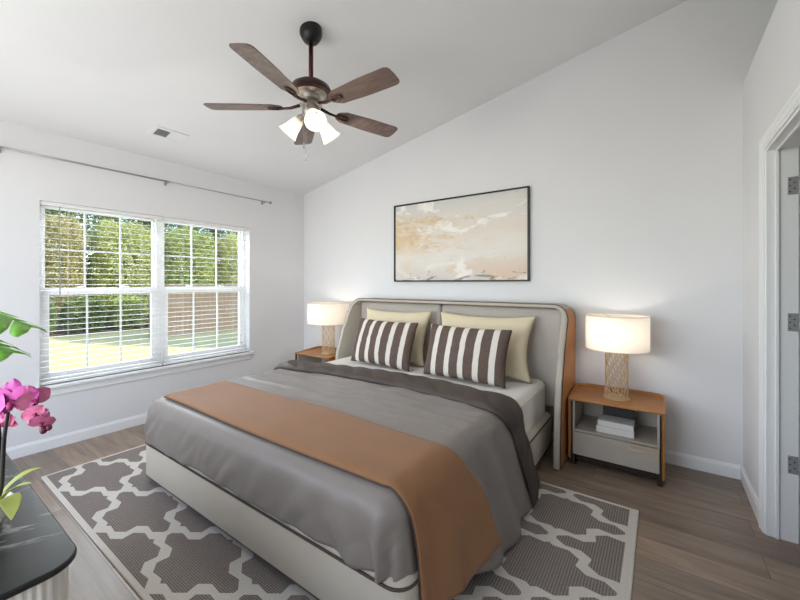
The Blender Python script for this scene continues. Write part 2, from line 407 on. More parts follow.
# near wall behind the camera, with a wide unglazed opening added to admit the fill lamp
NX0, NX1, NZ1 = -3.5, -.5, 2.35
bm = bmesh.new(); Mn = Matrix(((1, 0, 0, 0), (0, 0, 1, YN - .12), (0, 1, 0, 0), (0, 0, 0, 1)))
prism(bm, [(-4.06, 0), (NX0, 0), (NX0, zc(NX0)), (-4.06, zc(-4.06))], 0, .12, Mn)
prism(bm, [(NX1, 0), (XE + .12, 0), (XE + .12, zc(XE + .12)), (NX1, zc(NX1))], 0, .12, Mn)
prism(bm, [(NX0, NZ1), (NX1, NZ1), (NX1, zc(NX1)), (NX0, zc(NX0))], 0, .12, Mn)
struct('wall_near', bm, M['wall'])
# ceiling: sloped slab
bm = bmesh.new(); Mc = Matrix(((1, 0, 0, 0), (0, 0, 1, YN - .12), (0, 1, 0, 0), (0, 0, 0, 1)))
x0, x1 = -4.06, XE + .12
prism(bm, [(x0, zc(x0)), (x1, zc(x1)), (x1, zc(x1) + .12), (x0, zc(x0) + .12)], 0, YB - YN + .24, Mc)
struct('ceiling', bm, M['ceiling'])
# baseboards with an eased top edge
def baseboard(name, a, b, n):
    a, b, n = Vector(a), Vector(b), Vector(n); prof = [(0, 0), (.014, 0), (.014, .07), (.009, .082), (.006, .09), (0, .09)]
    bm = bmesh.new(); A = [bm.verts.new(a + n * p + Vector((0, 0, q))) for p, q in prof]; B = [bm.verts.new(b + n * p + Vector((0, 0, q))) for p, q in prof]
    bm.faces.new(A); bm.faces.new(list(reversed(B)))
    for i in range(len(prof)): bm.faces.new((A[i], A[(i + 1) % 6], B[(i + 1) % 6], B[i]))
    struct(name, bm, M['trim'])
baseboard('baseboard_left', (XL, YN, 0), (XL, YB, 0), (1, 0, 0))
baseboard('baseboard_back', (XL + .014, YB, 0), (XR - .014, YB, 0), (0, -1, 0))
baseboard('baseboard_right', (XR, DY1 + .064, 0), (XR, YB, 0), (-1, 0, 0))

# ------------------------------------------------------------------ window (two double-hung units)
FXo = -4.045
def sash(parent, name, y0, y1, z0, z1, x, cols, rows, st=.036, rl=.034, brl=None):
    brl = brl or rl
    f = obj(name, boxes((x, x + .03, y0, y0 + st, z0, z1), (x, x + .03, y1 - st, y1, z0, z1), (x, x + .03, y0 + st, y1 - st, z0, z0 + brl), (x, x + .03, y0 + st, y1 - st, z1 - rl, z1)), M['vinyl'], parent, bevel=.003)
    obj('glass', boxes((x + .012, x + .016, y0 + st, y1 - st, z0 + brl, z1 - rl)), M['glass'], f)
    bs = []
    for i in range(1, cols):
        yy = y0 + st + (y1 - y0 - 2 * st) * i / cols; bs.append((x + .004, x + .024, yy - .0055, yy + .0055, z0 + brl, z1 - rl))
    for j in range(1, rows):
        z = z0 + brl + (z1 - z0 - rl - brl) * j / rows; bs.append((x + .005, x + .023, y0 + st, y1 - st, z - .0055, z + .0055))
    obj('muntin_grid', boxes(*bs), M['muntin'], f)
    return f
for k, (y0, y1) in enumerate(((WY0, 1.588), (1.588, WY1))):
    r = sroot('window_%d' % (k + 1), (FXo, (y0 + y1) / 2, WZ0))
    fr = .034
    obj('window_frame', boxes((FXo - .03, FXo + .045, y0, y0 + fr, WZ0, WZ1), (FXo - .03, FXo + .045, y1 - fr, y1, WZ0, WZ1), (FXo - .03, FXo + .045, y0 + fr, y1 - fr, WZ1 - .02, WZ1), (FXo - .03, FXo + .045, y0 + fr, y1 - fr, WZ0, WZ0 + .03)), M['vinyl'], r, bevel=.003)
    sash(r, 'upper_sash', y0 + fr, y1 - fr, 1.225, WZ1 - .022, FXo - .02, 3, 2, st=.02, rl=.018, brl=.03)
    lo = sash(r, 'lower_sash', y0 + fr, y1 - fr, WZ0 + .03, 1.262, FXo + .012, 3, 1, st=.04, rl=.058, brl=.05)
    for yy in (y0 + .28, y1 - .28):
        obj('sash_lock', boxes((FXo + .014, FXo + .04, yy - .025, yy + .025, 1.262, 1.276)), M['vinyl'], lo, bevel=.003)
o = struct('trim_1', boxes((FXo - .03, XL + .045, WY0 - .045, WY1 + .045, WZ0 - .024, WZ0)), M['trim'], bevel=.005)   # stool
o = struct('trim_2', boxes((XL, XL + .014, WY0 - .02, WY1 + .02, WZ0 - .085, WZ0 - .024)), M['trim'], bevel=.004)      # apron

# blinds: two, hanging inside the opening
def blind(y0, y1, label, wand):
    x0, x1 = -3.955, -3.929; xm = (x0 + x1) / 2
    r = thing('window_blind', label, 'blind', (xm, (y0 + y1) / 2, WZ0 + .002), 'white slatted blinds in the window')
    obj('headrail', boxes((x0 - .004, x1 + .004, y0, y1, WZ1 - .03, WZ1 - .001)), M['slat'], r, bevel=.003)
    n = 30; z0, z1 = WZ0 + .05, WZ1 - .055
    bm = bmesh.new()
    for i in range(n):
        z = z0 + (z1 - z0) * i / (n - 1)
        prof = [(x0, z - .0004), (xm, z + .0014), (x1, z + .0002), (x1, z - .0010), (xm, z + .0002), (x0, z - .0016)]
        A = [bm.verts.new((p, y0 + .004, q)) for p, q in prof]; B = [bm.verts.new((p, y1 - .004, q)) for p, q in prof]
        bm.faces.new(A); bm.faces.new(list(reversed(B)))
        for j in range(6): bm.faces.new((A[j], A[(j + 1) % 6], B[(j + 1) % 6], B[j]))
    obj('slats', bm, M['slat'], r)
    obj('bottom_rail', boxes((x0, x1, y0 + .003, y1 - .003, WZ0 + .003, WZ0 + .024)), M['slat'], r, bevel=.003)
    for f in (.2, .8):
        yy = y0 + (y1 - y0) * f; bm = bmesh.new()
        for xx in (x0 - .001, x1 + .001): tube(bm, [(xx, yy, WZ0 + .02), (xx, yy, WZ1 - .02)], .0009, 5)
        obj('ladder_cord', bm, M['cord'], r)
    if wand:
        bm = bmesh.new(); tube(bm, [(x1 + .012, y0 + .115, WZ1 - .03), (x1 + .014, y0 + .117, 1.2)], .0038, 6)
        obj('tilt_wand', bm, M['hinge'], r)
blind(WY0 + .002, 1.583, 'white slatted blind with a tilt wand over the left half of the window', True)
blind(1.591, WY1 - .002, 'white slatted blind over the right half of the window, no tilt wand', False)

# ------------------------------------------------------------------ curtain rod
r = thing('curtain_rod', 'long thin grey metal curtain rod mounted on the wall above the window', 'curtain rod', (XL, 1.6, 2.27))
RXX = XL + .06
bm = bmesh.new(); tube(bm, [(RXX, .42, 2.275), (RXX, 1.6, 2.275)], .0075, 10); obj('thick_pole', bm, M['steel'], r, smooth=True)
bm = bmesh.new(); tube(bm, [(RXX, 1.6, 2.275), (RXX, 2.72, 2.275)], .0052, 10); obj('thin_pole', bm, M['steel'], r, smooth=True)
for yy in (.415, 2.725):
    bm = bmesh.new(); s = 1 if yy > 1 else -1
    lathe(bm, [(.006, 0), (.014, .004), (.016, .014), (.012, .024), (.001, .028)], 12, (RXX, yy, 2.275), Matrix.Rotation(-s * PI / 2, 4, 'X')); obj('finial', bm, M['steel'], r, smooth=True)
for yy in (.5, 1.6, 2.66):
    bm = boxes((XL, XL + .006, yy - .012, yy + .012, 2.245, 2.295)); tube(bm, [(XL + .004, yy, 2.262), (RXX, yy, 2.262)], .005, 8)
    tube(bm, [(RXX + .012 * math.cos(a), yy, 2.275 + .012 * math.sin(a)) for a in [PI * k / 8 + PI for k in range(9)]], .004, 6)
    obj('bracket', bm, M['steel'], r)

# wall outlet
r = thing('wall_outlet', 'white electrical outlet plate low on the window wall near the corner', 'outlet', (XL, 2.93, .31))
obj('cover_plate', boxes((XL, XL + .006, 2.895, 2.965, .31, .425)), M['plastic'], r, bevel=.002)
for z in (.34, .378):
    k = obj('socket', boxes((XL + .006, XL + .009, 2.915, 2.945, z, z + .027)), M['plastic'], r, bevel=.001)
    obj('slot', boxes((XL + .009, XL + .0095, 2.922, 2.924, z + .01, z + .02), (XL + .009, XL + .0095, 2.936, 2.938, z + .01, z + .02)), M['dark'], k)

# ------------------------------------------------------------------ ceiling vent
vy0, vy1, vx0, vx1 = 1.30, 1.60, -3.53, -3.37
ax = math.atan(.2)
r = thing('ceiling_vent', 'small white air register set in the sloped ceiling above the window', 'air vent', (-3.45, 1.45, zc(-3.45)))
# local plane of the ceiling: s runs up the slope (X), t runs along Y, d hangs below
def cpt(s, tt, d):
    c, sn = math.cos(ax), math.sin(ax); s *= .8; tt *= .78; return (-3.45 + s * c + d * sn, 1.44 + tt, zc(-3.45) + s * sn - d * c)
def cbox(bm, s0, s1, t0, t1, d0, d1):
    vv = [bm.verts.new(cpt(*p)) for p in ((s0, t0, d0), (s1, t0, d0), (s1, t1, d0), (s0, t1, d0), (s0, t0, d1), (s1, t0, d1), (s1, t1, d1), (s0, t1, d1))]
    for f in ((3, 2, 1, 0), (4, 5, 6, 7), (0, 1, 5, 4), (1, 2, 6, 5), (2, 3, 7, 6), (3, 0, 4, 7)): bm.faces.new([vv[i] for i in f])
bm = bmesh.new()
for q in ((-.10, -.066, -.17, .17), (.066, .10, -.17, .17), (-.066, .066, -.17, -.135), (-.066, .066, .135, .17), (-.066, .066, -.008, .008)): cbox(bm, *q, 0, .009)
obj('frame', bm, M['plastic'], r, bevel=.002)
bm = bmesh.new(); cbox(bm, -.066, .066, -.135, .135, .0002, .001); obj('duct_backing', bm, M['dark'], r)
bm = bmesh.new()
for i in range(9):
    s = -.058 + .0145 * i; cbox(bm, s, s + .004, -.135, -.008, .001, .007)
for i in range(9):
    tt = -.127 + .0145 * i; cbox(bm, -.066, .066, tt, tt + .003, .001, .005)
obj('open_louvers', bm, M['steel'], r)
bm = bmesh.new()
for i in range(9):
    s = -.066 + .0147 * i; cbox(bm, s, s + .0143, .008, .135, .003, .006)
obj('closed_louvers', bm, M['plastic'], r)

# ------------------------------------------------------------------ doorway on the right
d = sroot('door_1', (XR, (DY0 + DY1) / 2, 0))
J = .018
obj('jamb', boxes((XR - .002, XR + .117, DY1 - J, DY1, 0, DZ), (XR - .002, XR + .117, DY0, DY0 + J, 0, DZ), (XR - .002, XR + .117, DY0 + J, DY1 - J, DZ - J, DZ),
                  (XR + .032, XR + .046, DY1 - J - .010, DY1 - J, 0, DZ - J), (XR + .032, XR + .046, DY0 + J, DY0 + J + .010, 0, DZ - J), (XR + .032, XR + .046, DY0 + J, DY1 - J, DZ - J - .010, DZ - J)), M['trim'], d, bevel=.002)
cw = .062
def casing(name, x, s):
    bm = bmesh.new()
    y0, y1, zt = DY0 + .004, DY1 - .004, DZ - .004
    prof = [(0, 0), (0, .009), (.012, .010), (.016, .013), (.040, .014), (.046, .018), (cw - .004, .018), (cw, .014), (cw, 0)]
    path = [(y0, -1, 0, 0), (y0, -1, 1, zt), (y1, 1, 1, zt), (y1, 1, 0, 0)]
    grid(bm, [[(x + s * th, yy + sy * a_, zz_ + up * a_) for a_, th in prof] for yy, sy, up, zz_ in path])
    obj(name, bm, M['trim'], d)
casing('casing', XR, -1); casing('casing', XR + .115, 1)
for z in (.345, 1.06, 1.745):
    yj = DY1 - J
    h = obj('hinge', boxes((XR + .076, XR + .114, yj - .003, yj, z, z + .09)), M['hinge'], d, bevel=.002)
    bm = bmesh.new()
    for q in range(5): lathe(bm, [(.006, z + .018 * q), (.006, z + .018 * q + .0165)], 10, (XR + .121, yj - .006, 0))
    obj('knuckle', bm, M['hinge'], h)
    bm = bmesh.new()
    for sx, sz in ((.084, .015), (.100, .03), (.084, .045), (.100, .06), (.084, .075)):
        lathe(bm, [(.0035, 0), (.0035, .0012)], 8, (XR + sx, yj - .0042, z + sz), Matrix.Rotation(PI / 2, 4, 'X'))
    obj('screws', bm, M['dark'], h)
# door leaf swung open into the next room
hx, hy = XR + .125, DY1 - J - .004
ang = math.radians(66)
ML = Matrix.Translation((hx, hy, 0)) @ Matrix.Rotation(ang, 4, 'Z')
bm = bmesh.new(); prism(bm, [(0.004, -.035), (.60, -.035), (.60, 0), (.004, 0)], .012, 1.975, ML)
lf = obj('door_leaf', bm, M['trim'], d, bevel=.003)
bm = bmesh.new(); lathe(bm, [(.012, 0), (.012, .03), (.027, .04), (.027, .06), (.001, .065)], 14, ML @ Vector((.53, -.035, .95)), Matrix.Rotation(ang, 4, 'Z') @ Matrix.Rotation(PI / 2, 4, 'X'))
obj('knob', bm, M['hinge'], lf, smooth=True)
# wire shelf in the closet beyond
r = thing('wire_shelf', 'white coated wire closet shelf glimpsed through the doorway at the right edge', 'shelf', (1.2, 3.1, 1.7))
bm = bmesh.new()
for yy, z in ((2.98, 1.74), (2.98, 1.70), (3.12, 1.74), (3.285, 1.74)): tube(bm, [(XR + .13, yy, z), (XE - .01, yy, z)], .004, 6)
obj('rails', bm, M['steel'], r)
bm = bmesh.new()
for i in range(58):
    x = XR + .15 + .028 * i; tube(bm, [(x, 2.98, 1.70), (x, 2.98, 1.743), (x, 3.29, 1.743)], .0018, 5)
obj('wires', bm, M['plastic'], r)

# ------------------------------------------------------------------ rug
o = obj('area_rug', boxes((RX0, RX1, RY0, RY1, .0005, .010)), M['rug'], origin=(RX0, RY0, 0), bevel=.004)
tag(o, 'large grey and cream trellis patterned rug lying under the bed', 'rug')

# ------------------------------------------------------------------ bed
BX0, BX1, BY0, BY1 = -2.785, -.692, 1.0, 3.04
bed = thing('bed', 'low upholstered king bed with cream base and tan leather backed winged headboard', 'bed', (-1.715, 2.05, .01))
RAIL = .262
def frame_ring(off, z):
    return [(x, y, z) for x, y in rrect(BX0 + off, BX1 - off, BY0 + off, BY1, (max(.01, .075 - off), max(.01, .075 - off), .005, .005), 7)]
bm = bmesh.new()
rows = [frame_ring(o_, z) for o_, z in ((.03, .045), (.004, .05), (0, .06), (0, RAIL - .01), (.004, RAIL), (.012, RAIL + .012), (.03, RAIL + .022), (.06, RAIL + .026), (.072, RAIL + .018), (.074, .12))]
V = grid(bm, rows, closev=True); bm.faces.new(list(reversed(V[0]))); bm.faces.new(V[-1])
fr_ = obj('bed_frame', bm, M['cream'], bed, smooth='auto')
bm = bmesh.new(); tube(bm, [(x, y, z) for x, y, z in frame_ring(-.001, RAIL)][:-0 or None], .0055, 6, closed=True); obj('piping', bm, M['piping'], fr_, smooth=True)
bm = bmesh.new(); tube(bm, [(x, y, z) for x, y, z in frame_ring(.004, .052)], .005, 6, closed=True); obj('piping', bm, M['piping'], fr_, smooth=True)
for x, y in ((BX0 + .1, BY0 + .08), (BX1 - .1, BY0 + .08), (BX0 + .1, BY1 - .1), (BX1 - .1, BY1 - .1)):
    obj('foot', boxes((x - .035, x + .035, y - .035, y + .035, .0105, .05)), M['umber'], bed, bevel=.004)
# headboard: a curved shell that wraps from the left side over the top to the right side
HX0, HX1, HZ = -2.80, -.562, 1.135
fpts = [(.0, 2.705), (.12, 2.712), (.35, 2.735), (.55, 2.772), (.75, 2.84), (.9, 2.91), (1.02, 2.98), (1.135, 3.03)]
def yfront(z):
    return interp(z, fpts) if z > .05 else 2.705
def hpath(off):
    rr = .12; P = []
    x0, x1, zt = HX0 + off, HX1 - off, HZ - off * .6; r2 = max(.02, rr - off)
    for k in range(15): P.append((x0, (zt - r2) * k / 14 + .012 * (1 - k / 14)))
    for k in range(1, 9): a = PI - .5 * PI * k / 8; P.append((x0 + r2 + r2 * math.cos(a), zt - r2 + r2 * math.sin(a)))
    for k in range(1, 12): P.append((x0 + r2 + (x1 - x0 - 2 * r2) * k / 12, zt))
    for k in range(0, 9): a = .5 * PI - .5 * PI * k / 8; P.append((x1 - r2 + r2 * math.cos(a), zt - r2 + r2 * math.sin(a)))
    for k in range(1, 15): P.append((x1, (zt - r2) * (1 - k / 14) + .012 * k / 14))
    return P
def shell(offs, y_add, yb):
    """cross-section: list of (offset, front inset) points at the front edge plus the back edge"""
    pass
out, inn, mid = hpath(.004), hpath(.05), hpath(.026)
bm = bmesh.new(); rows = []
for (xo, zo), (xm_, zm), (xi, zi) in zip(out, mid, inn):
    yf = yfront(zo)
    rows.append([(xo, 3.268, zo), (xo, yf + .014, zo), (xo * .7 + xm_ * .3, yf + .003, zo * .7 + zm * .3), (xm_, yf, zm), (xm_ * .3 + xi * .7, yf + .003, zm * .3 + zi * .7), (xi, yf + .014, zi), (xi, 3.268, zi)])
V = grid(bm, rows, closev=True); bm.faces.new(V[0]); bm.faces.new(list(reversed(V[-1])))
hb = obj('headboard', bm, M['cream'], bed, smooth='auto')
# tan leather outer skin on both flanks
oo = hpath(0); NS = 19
for part in (list(zip(oo, out))[:NS], list(zip(oo, out))[-NS:]):
    bm = bmesh.new(); rows = []
    for (xo, zo), (xi, zi) in part:
        yf = yfront(zo) + .022
        rows.append([(xo, 3.27, zo), (xo, yf + .004, zo), (xo * .5 + xi * .5, yf, zo * .5 + zi * .5), (xi, yf + .004, zi), (xi, 3.27, zi)])
    V = grid(bm, rows, closev=True); bm.faces.new(V[0]); bm.faces.new(list(reversed(V[-1])))
    k = obj('leather_skin', bm, M['leather'], hb, smooth='auto'); k['label'] = 'tan leather outer skin'
bm = bmesh.new(); tube(bm, [(x, yfront(z) + .014, z) for x, z in hpath(.0035)], .0045, 6); obj('edge_piping', bm, M['piping'], hb, smooth=True)
obj('back_panel', boxes((HX0 + .056, HX1 - .056, 3.19, 3.27, .02, HZ - .06)), M['cream'], hb, bevel=.004)
for x0, x1 in ((HX0 + .06, -1.722), (-1.716, HX1 - .06)):
    bm = boxes((x0, x1, 3.105, 3.19, .30, HZ - .036))
    obj('cushion_panel', bm, M['pad'], hb, bevel=.035, seg=5)

# mattress
mt = thing('mattress', 'thick white mattress in a fitted sheet set inside the bed frame', 'mattress', (-1.715, 2.05, .13))
bm = bmesh.new(); prism(bm, rrect(-2.695, -.740, 1.085, 3.085, .07), .13, .532); o = obj('mattress_body', bm, M['sheet'], mt, bevel=.05, seg=6)
bm = bmesh.new(); tube(bm, [(x, y, .495) for x, y in rrect(-2.696, -.739, 1.084, 3.086, .07)], .004, 6, closed=True); obj('seam', bm, M['sheet'], mt, smooth=True)

# bedding: a cloth laid over the bed, folding down at the front and sides
PA0, PA1, QB, R0 = -2.66, -.825, 1.105, .10
def flare(q): return interp(q, [(1.02, .05), (1.12, .10), (1.3, .2), (1.5, .33), (1.8, .32), (2.35, .25)])
def lay(p, q, off, front=True):
    dx = (p - PA1) if p > PA1 else (PA0 - p if p < PA0 else 0.0); sx = 1 if p > PA1 else -1
    dy = max(0.0, QB - q) if front else 0.0
    zt = .562 + off + .008 * (math.sin((p - PA0) / (PA1 - PA0) * PI) if PA0 < p < PA1 else 0) 
    bx = min(max(p, PA0), PA1); by = max(q, QB) if front else q
    if dx == 0 and dy == 0: return Vector((bx, by, zt)), 0
    d = (dx ** 4 + dy ** 4) ** .25; nn = math.hypot(dx, dy); ux, uy = sx * dx / nn, -dy / nn
    r = R0 + off; L = r * PI / 2
    if d < L: hz, dr = r * math.sin(d / r), r * (1 - math.cos(d / r))
    else:
        fl = (flare(q) if sx > 0 else .03) * abs(ux) + .0 * abs(uy)
        e = d - L; hz, dr = r + fl * e, r + e * (1 - .3 * fl * fl)
    return Vector((bx + ux * hz, by + uy * hz, zt - dr)), d
def nz(x, y, z=0): return mnoise.noise(Vector((x, y, z)))
def Lr(q): return interp(q, [(1.08, .40), (1.2, .42), (1.42, .54), (1.65, .605), (2.5, .585)])
duv = thing('duvet', 'grey satin duvet spread over the bed with a dark turned-down edge', 'duvet', (-1.715, 1.6, .3))
bm = bmesh.new(); rows = []
NQ, NP = 96, 150
q0, q1 = QB - .40, 2.16
for i in range(NQ + 1):
    tq = i / NQ; row = []
    for j in range(NP + 1):
        s = j / NP
        lr = Lr(q0 + (q1 - q0) * tq)
        p = (PA0 - .35) + (PA1 + lr - (PA0 - .35)) * s
        wl_ = 1 - smoothstep(-1.25, -.92, p)       # the foot hem just meets the frame piping, except near the right corner
        qs = QB - (R0 * PI / 2 + .562 - R0 - RAIL - .017)
        q = qs + (q1 - qs) * tq
        P, dd = lay(p, q, 0)
        # wrinkles
        top = 1 if dd == 0 else max(0, 1 - dd / .1)
        cr = smoothstep(1.45, 1.75, q)
        P.z += top * (.006 * nz(p * 1.5, q * 9) + .004 * nz(p * 4, q * 14, 3) + cr * (.020 * abs(nz(p * 1.1 + 4, q * 13, 2)) + .008 * nz(p * 6, q * 20, 6)))
        if dd > .05:
            k = smoothstep(.05, .3, dd)
            if p > PA1 and q > QB: P.x += k * (.016 * math.sin(q * 21 + .6) + .012 * nz(q * 9, P.z * 3, 5)) * smoothstep(1.1, 1.35, q)
            elif q < QB:
                c = smoothstep(-1.4, -.85, p)
                P.y += -k * (.012 * nz(p * 5 + P.z * 4, P.z * 2, 1) + .020 * abs(nz(p * 8 - P.z * 7, P.z * 3, 4)) + c * .016 * math.sin(p * 30 + P.z * 14)) - .012 * math.sin(min(1, dd / .36) * PI)
                P.z += k * .003 * nz(p * 6, 2) * (1 - wl_)
        if q < QB: P.y -= .008 * wl_ * smoothstep(.1, .3, dd)
        P.z = max(P.z, .03)
        row.append(P)
    rows.append(row)
grid(bm, rows)
o = obj('cover', bm, M['duvet'], duv, smooth=True, solid=.018, recalc=False)
# dark turned-down edge
lowq = [(-2.9, 1.98), (-2.6, 2.0), (-2.1, 2.07), (-1.49, 2.09), (-1.05, 2.06), (-.8, 2.03), (-.6, 2.12), (-.2, 2.14)]
topq = [(-2.9, 2.18), (-2.6, 2.20), (-2.3, 2.28), (-1.7, 2.35), (-1.3, 2.36), (-.9, 2.30), (-.7, 2.32), (-.4, 2.34), (-.2, 2.35)]
bm = bmesh.new(); rows = []
for j in range(161):
    s = j / 160; p = (PA0 - .34) + (PA1 + .60 - (PA0 - .34)) * s
    a, b2 = interp(p, lowq), interp(p, topq); row = []
    for i in range(21):
        tt = i / 20; q = a + (b2 - a) * tt
        e = math.sin(PI * min(1, max(0, tt))) ** .45
        puff = .012 * abs(math.sin((p * 1.0 + (q - a) * .9) * PI / .19)) * e
        P, dd = lay(p, q, .004 + .030 * e + puff, front=False)
        if i in (0, 20): P.z -= .004
        if p > PA1: P.x += .012 * math.sin(q * 21 + .6) * smoothstep(.05, .3, dd)
        row.append(P)
    rows.append(row)
grid(bm, rows); k = obj('turned_down_edge', bm, M['cuff'], duv, smooth=True, solid=.012, recalc=False); k['label'] = 'dark taupe quilted turned-down edge'
# throw
bm = bmesh.new(); rows = []
ql = lambda p: 1.055 - .008 * math.sin(p * 3)
qh = lambda p: 1.475 + .008 * math.sin(p * 4 + 1) - .02 * smoothstep(-1.6, -.9, p) + .13 * smoothstep(-.85, -.5, p)
for j in range(141):
    s = j / 140; p = (PA0 + .045) + (PA1 + .50 - (PA0 + .045)) * s; row = []
    for i in range(41):
        tt = i / 40; q = ql(p) + (qh(p) - ql(p)) * tt
        P, dd = lay(p, q, .011)
        P.z += (.006 * nz(p * 1.5, q * 9) + .003 * nz(p * 3, q * 6, 8)) * (1 if dd == 0 else max(0, 1 - dd / .1))
        if p > PA1:
            k = smoothstep(.05, .3, dd); P.x += k * (.010 * math.sin(q * 15 + 1.5) + .012) * smoothstep(1.05, 1.3, q) + k * .016
        row.append(P)
    rows.append(row)
grid(bm, rows)
th = thing('throw_blanket', 'cognac brown suede throw laid across the foot of the bed', 'blanket', (-1.5, 1.25, .2))
o = obj('blanket_cloth', bm, M['throw'], th, smooth=True, solid=.009, recalc=False)
bm = bmesh.new(); tube(bm, [r_[0] for r_ in rows], .0045, 6); obj('edge_binding', bm, M['piping'], th, smooth=True)
bm = bmesh.new(); tube(bm, [r_[-1] for r_ in rows], .0045, 6); obj('edge_binding', bm, M['piping'], th, smooth=True)

# pillows
def pillow_bm(wd, ht, T, seed, n=40, pinch=.07):
    bm = bmesh.new(); R = random.Random(seed); o1, o2 = R.random() * 9, R.random() * 9
    for sgn in (1, -1):
        rows = []
        for i in range(n + 1):
            v = -1 + 2 * i / n; row = []
            for j in range(n + 1):
                u = -1 + 2 * j / n
                x = wd / 2 * u * (1 - pinch * (1 - v * v) * u * u); z = ht / 2 * v * (1 - pinch * (1 - u * u) * v * v)
                e = max(0, (1 - u ** 2) * (1 - v ** 2)) ** .42
                th_ = T / 2 * e * (1 + .16 * nz(u * 1.6 + o1, v * 1.6 + o2, sgn)) + .006 * nz(u * 5 + o1, v * 5, sgn * 2) * e
                row.append((x, -sgn * th_, z))
            rows.append(row)
        grid(bm, rows)
    bmesh.ops.remove_doubles(bm, verts=bm.verts, dist=.0008)
    return bm
def pillow(name, wd, ht, T, m, x, y, z, lean, yaw, label, group, seed, roll=0):
    bm = pillow_bm(wd, ht, T, seed, pinch=.13 if m == M['creampillow'] else .06)
    o = obj(name, bm, m, smooth=True)
    o.matrix_world = Matrix.Translation((x, y, z)) @ Matrix.Rotation(yaw, 4, 'Z') @ Matrix.Rotation(-lean, 4, 'X') @ Matrix.Rotation(roll, 4, 'Y') @ Matrix.Translation((0, 0, ht / 2))
    tag(o, label, 'pillow', group); return o
pillow('bed_pillow', .82, .53, .17, M['creampillow'], -2.16, 2.86, .535, .30, .0, 'plain cream pillow behind the striped cushion nearer the window', 'cream pillows against the headboard', 3)
pillow('bed_pillow', .88, .53, .17, M['creampillow'], -1.235, 2.86, .535, .30, .0, 'plain cream pillow behind the striped cushion nearer the doorway', 'cream pillows against the headboard', 4)
pillow('striped_cushion', .70, .43, .16, M['stripe'], -2.105, 2.63, .545, .33, -.02, 'brown and white striped cushion nearer the window', 'striped cushions', 5, .01)
pillow('striped_cushion', .72, .43, .16, M['stripe'], -1.262, 2.60, .545, .33, -.035, 'brown and white striped cushion nearer the doorway', 'striped cushions', 6, .0)

# ------------------------------------------------------------------ nightstands
def nightstand(cx, yf, label, mirror=1):
    r = thing('nightstand', label, 'nightstand', (cx, 3.07, 0), 'nightstands beside the bed')
    W = .55; x0, x1 = cx - W / 2, cx + W / 2; yb = 3.27
    zt = .462
    # carcass: bottom, shelf, back
    obj('carcass', boxes((x0 + .018, x1 - .018, yf + .03, yb - .02, .075, .09), (x0 + .018, x1 - .018, yb - .03, yb - .015, .09, zt), (x0 + .018, x0 + .032, yf + .006, yb - .03, .09, zt), (x1 - .032, x1 - .018, yf + .006, yb - .03, .09, zt), (x0 + .032, x1 - .032, yf + .006, yb - .03, .243, .257)), M['carcass'], r, bevel=.002)
    dr = obj('drawer', boxes((x0 + .02, x1 - .02, yf, yf + .02, .078, .238)), M['carcass'], r, bevel=.003)
    hx0, hx1 = (x1 - .185, x1 - .022)
    hd = obj('handle', boxes((hx0, hx1, yf - .006, yf, .228, .236), (hx0, hx1, yf - .006, yf, .19, .198), (hx0, hx0 + .008, yf - .006, yf, .198, .228), (hx1 - .008, hx1, yf - .006, yf, .198, .228)), M['gold'], dr, bevel=.001)
    # leather side panels with rounded back corner, wrapping round
    for s, xa, xb in ((-1, x0 - .010, x0 + .010), (1, x1 - .010, x1 + .010)):
        k = obj('side_panel', boxes((xa, xb, yf - .004, yb - .035, .045, zt)), M['leather'], r, bevel=.006); k['label'] = 'tan leather side panel'
        xq = (x0 + .0105, x0 + .0195) if s < 0 else (x1 - .0195, x1 - .0105)
        obj('edge_strip', boxes((xq[0], xq[1], yf - .012, yf - .004, .05, zt - .004)), M['umber'], r)
    # tray-like leather top: flat board with a raised rim at back and sides
    top = obj('leather_top', None or (lambda bm: (prism(bm, rrect(x0 - .011, x1 + .011, yf - .01, yb, (.012, .012, .075, .075), 6), zt, zt + .014), bm)[1])(bmesh.new()), M['leather'], r, bevel=.004)
    top['label'] = 'tan leather tray top'
    path = rrect(x0 - .007, x1 + .007, yf - .004, yb - .004, (.0, .0, .075, .075), 8)
    path = path[1:] + path[:1]        # from front right round the back to front left
    bm = bmesh.new(); rows = []
    n = len(path)
    for i, (x, y) in enumerate(path):
        a = Vector(path[max(0, i - 1)]); b = Vector(path[min(n - 1, i + 1)]); tdir = (b - a).normalized(); nn = Vector((tdir.y, -tdir.x))
        hh = zt + .012 + .028 * smoothstep(yf, yf + .12, y) 
        rows.append([(x + nn.x * .004, y + nn.y * .004, zt), (x + nn.x * .004, y + nn.y * .004, hh - .002), (x, y, hh), (x - nn.x * .006, y - nn.y * .006, hh - .002), (x - nn.x * .006, y - nn.y * .006, zt)])
    V = grid(bm, rows, closev=True); bm.faces.new(V[0]); bm.faces.new(list(reversed(V[-1])))
    obj('tray_rim', bm, M['leather'], top, smooth='auto')
    for x in (x0 + .02, x1 - .02):
        for y in (yf + .02, yb - .05):
            obj('leg', boxes((x - .014, x + .014, y - .014, y + .014, 0, .076)), M['umber'], r, bevel=.002)
    obj('plinth', boxes((x0 + .04, x1 - .04, yf + .035, yb - .07, .03, .075)), M['umber'], r)
    return r
nightstand(-.257, 2.875, 'tan leather topped nightstand on the doorway side, holding books on its open shelf')
nightstand(-3.265, 2.86, 'tan leather topped nightstand in the corner on the window side of the bed')

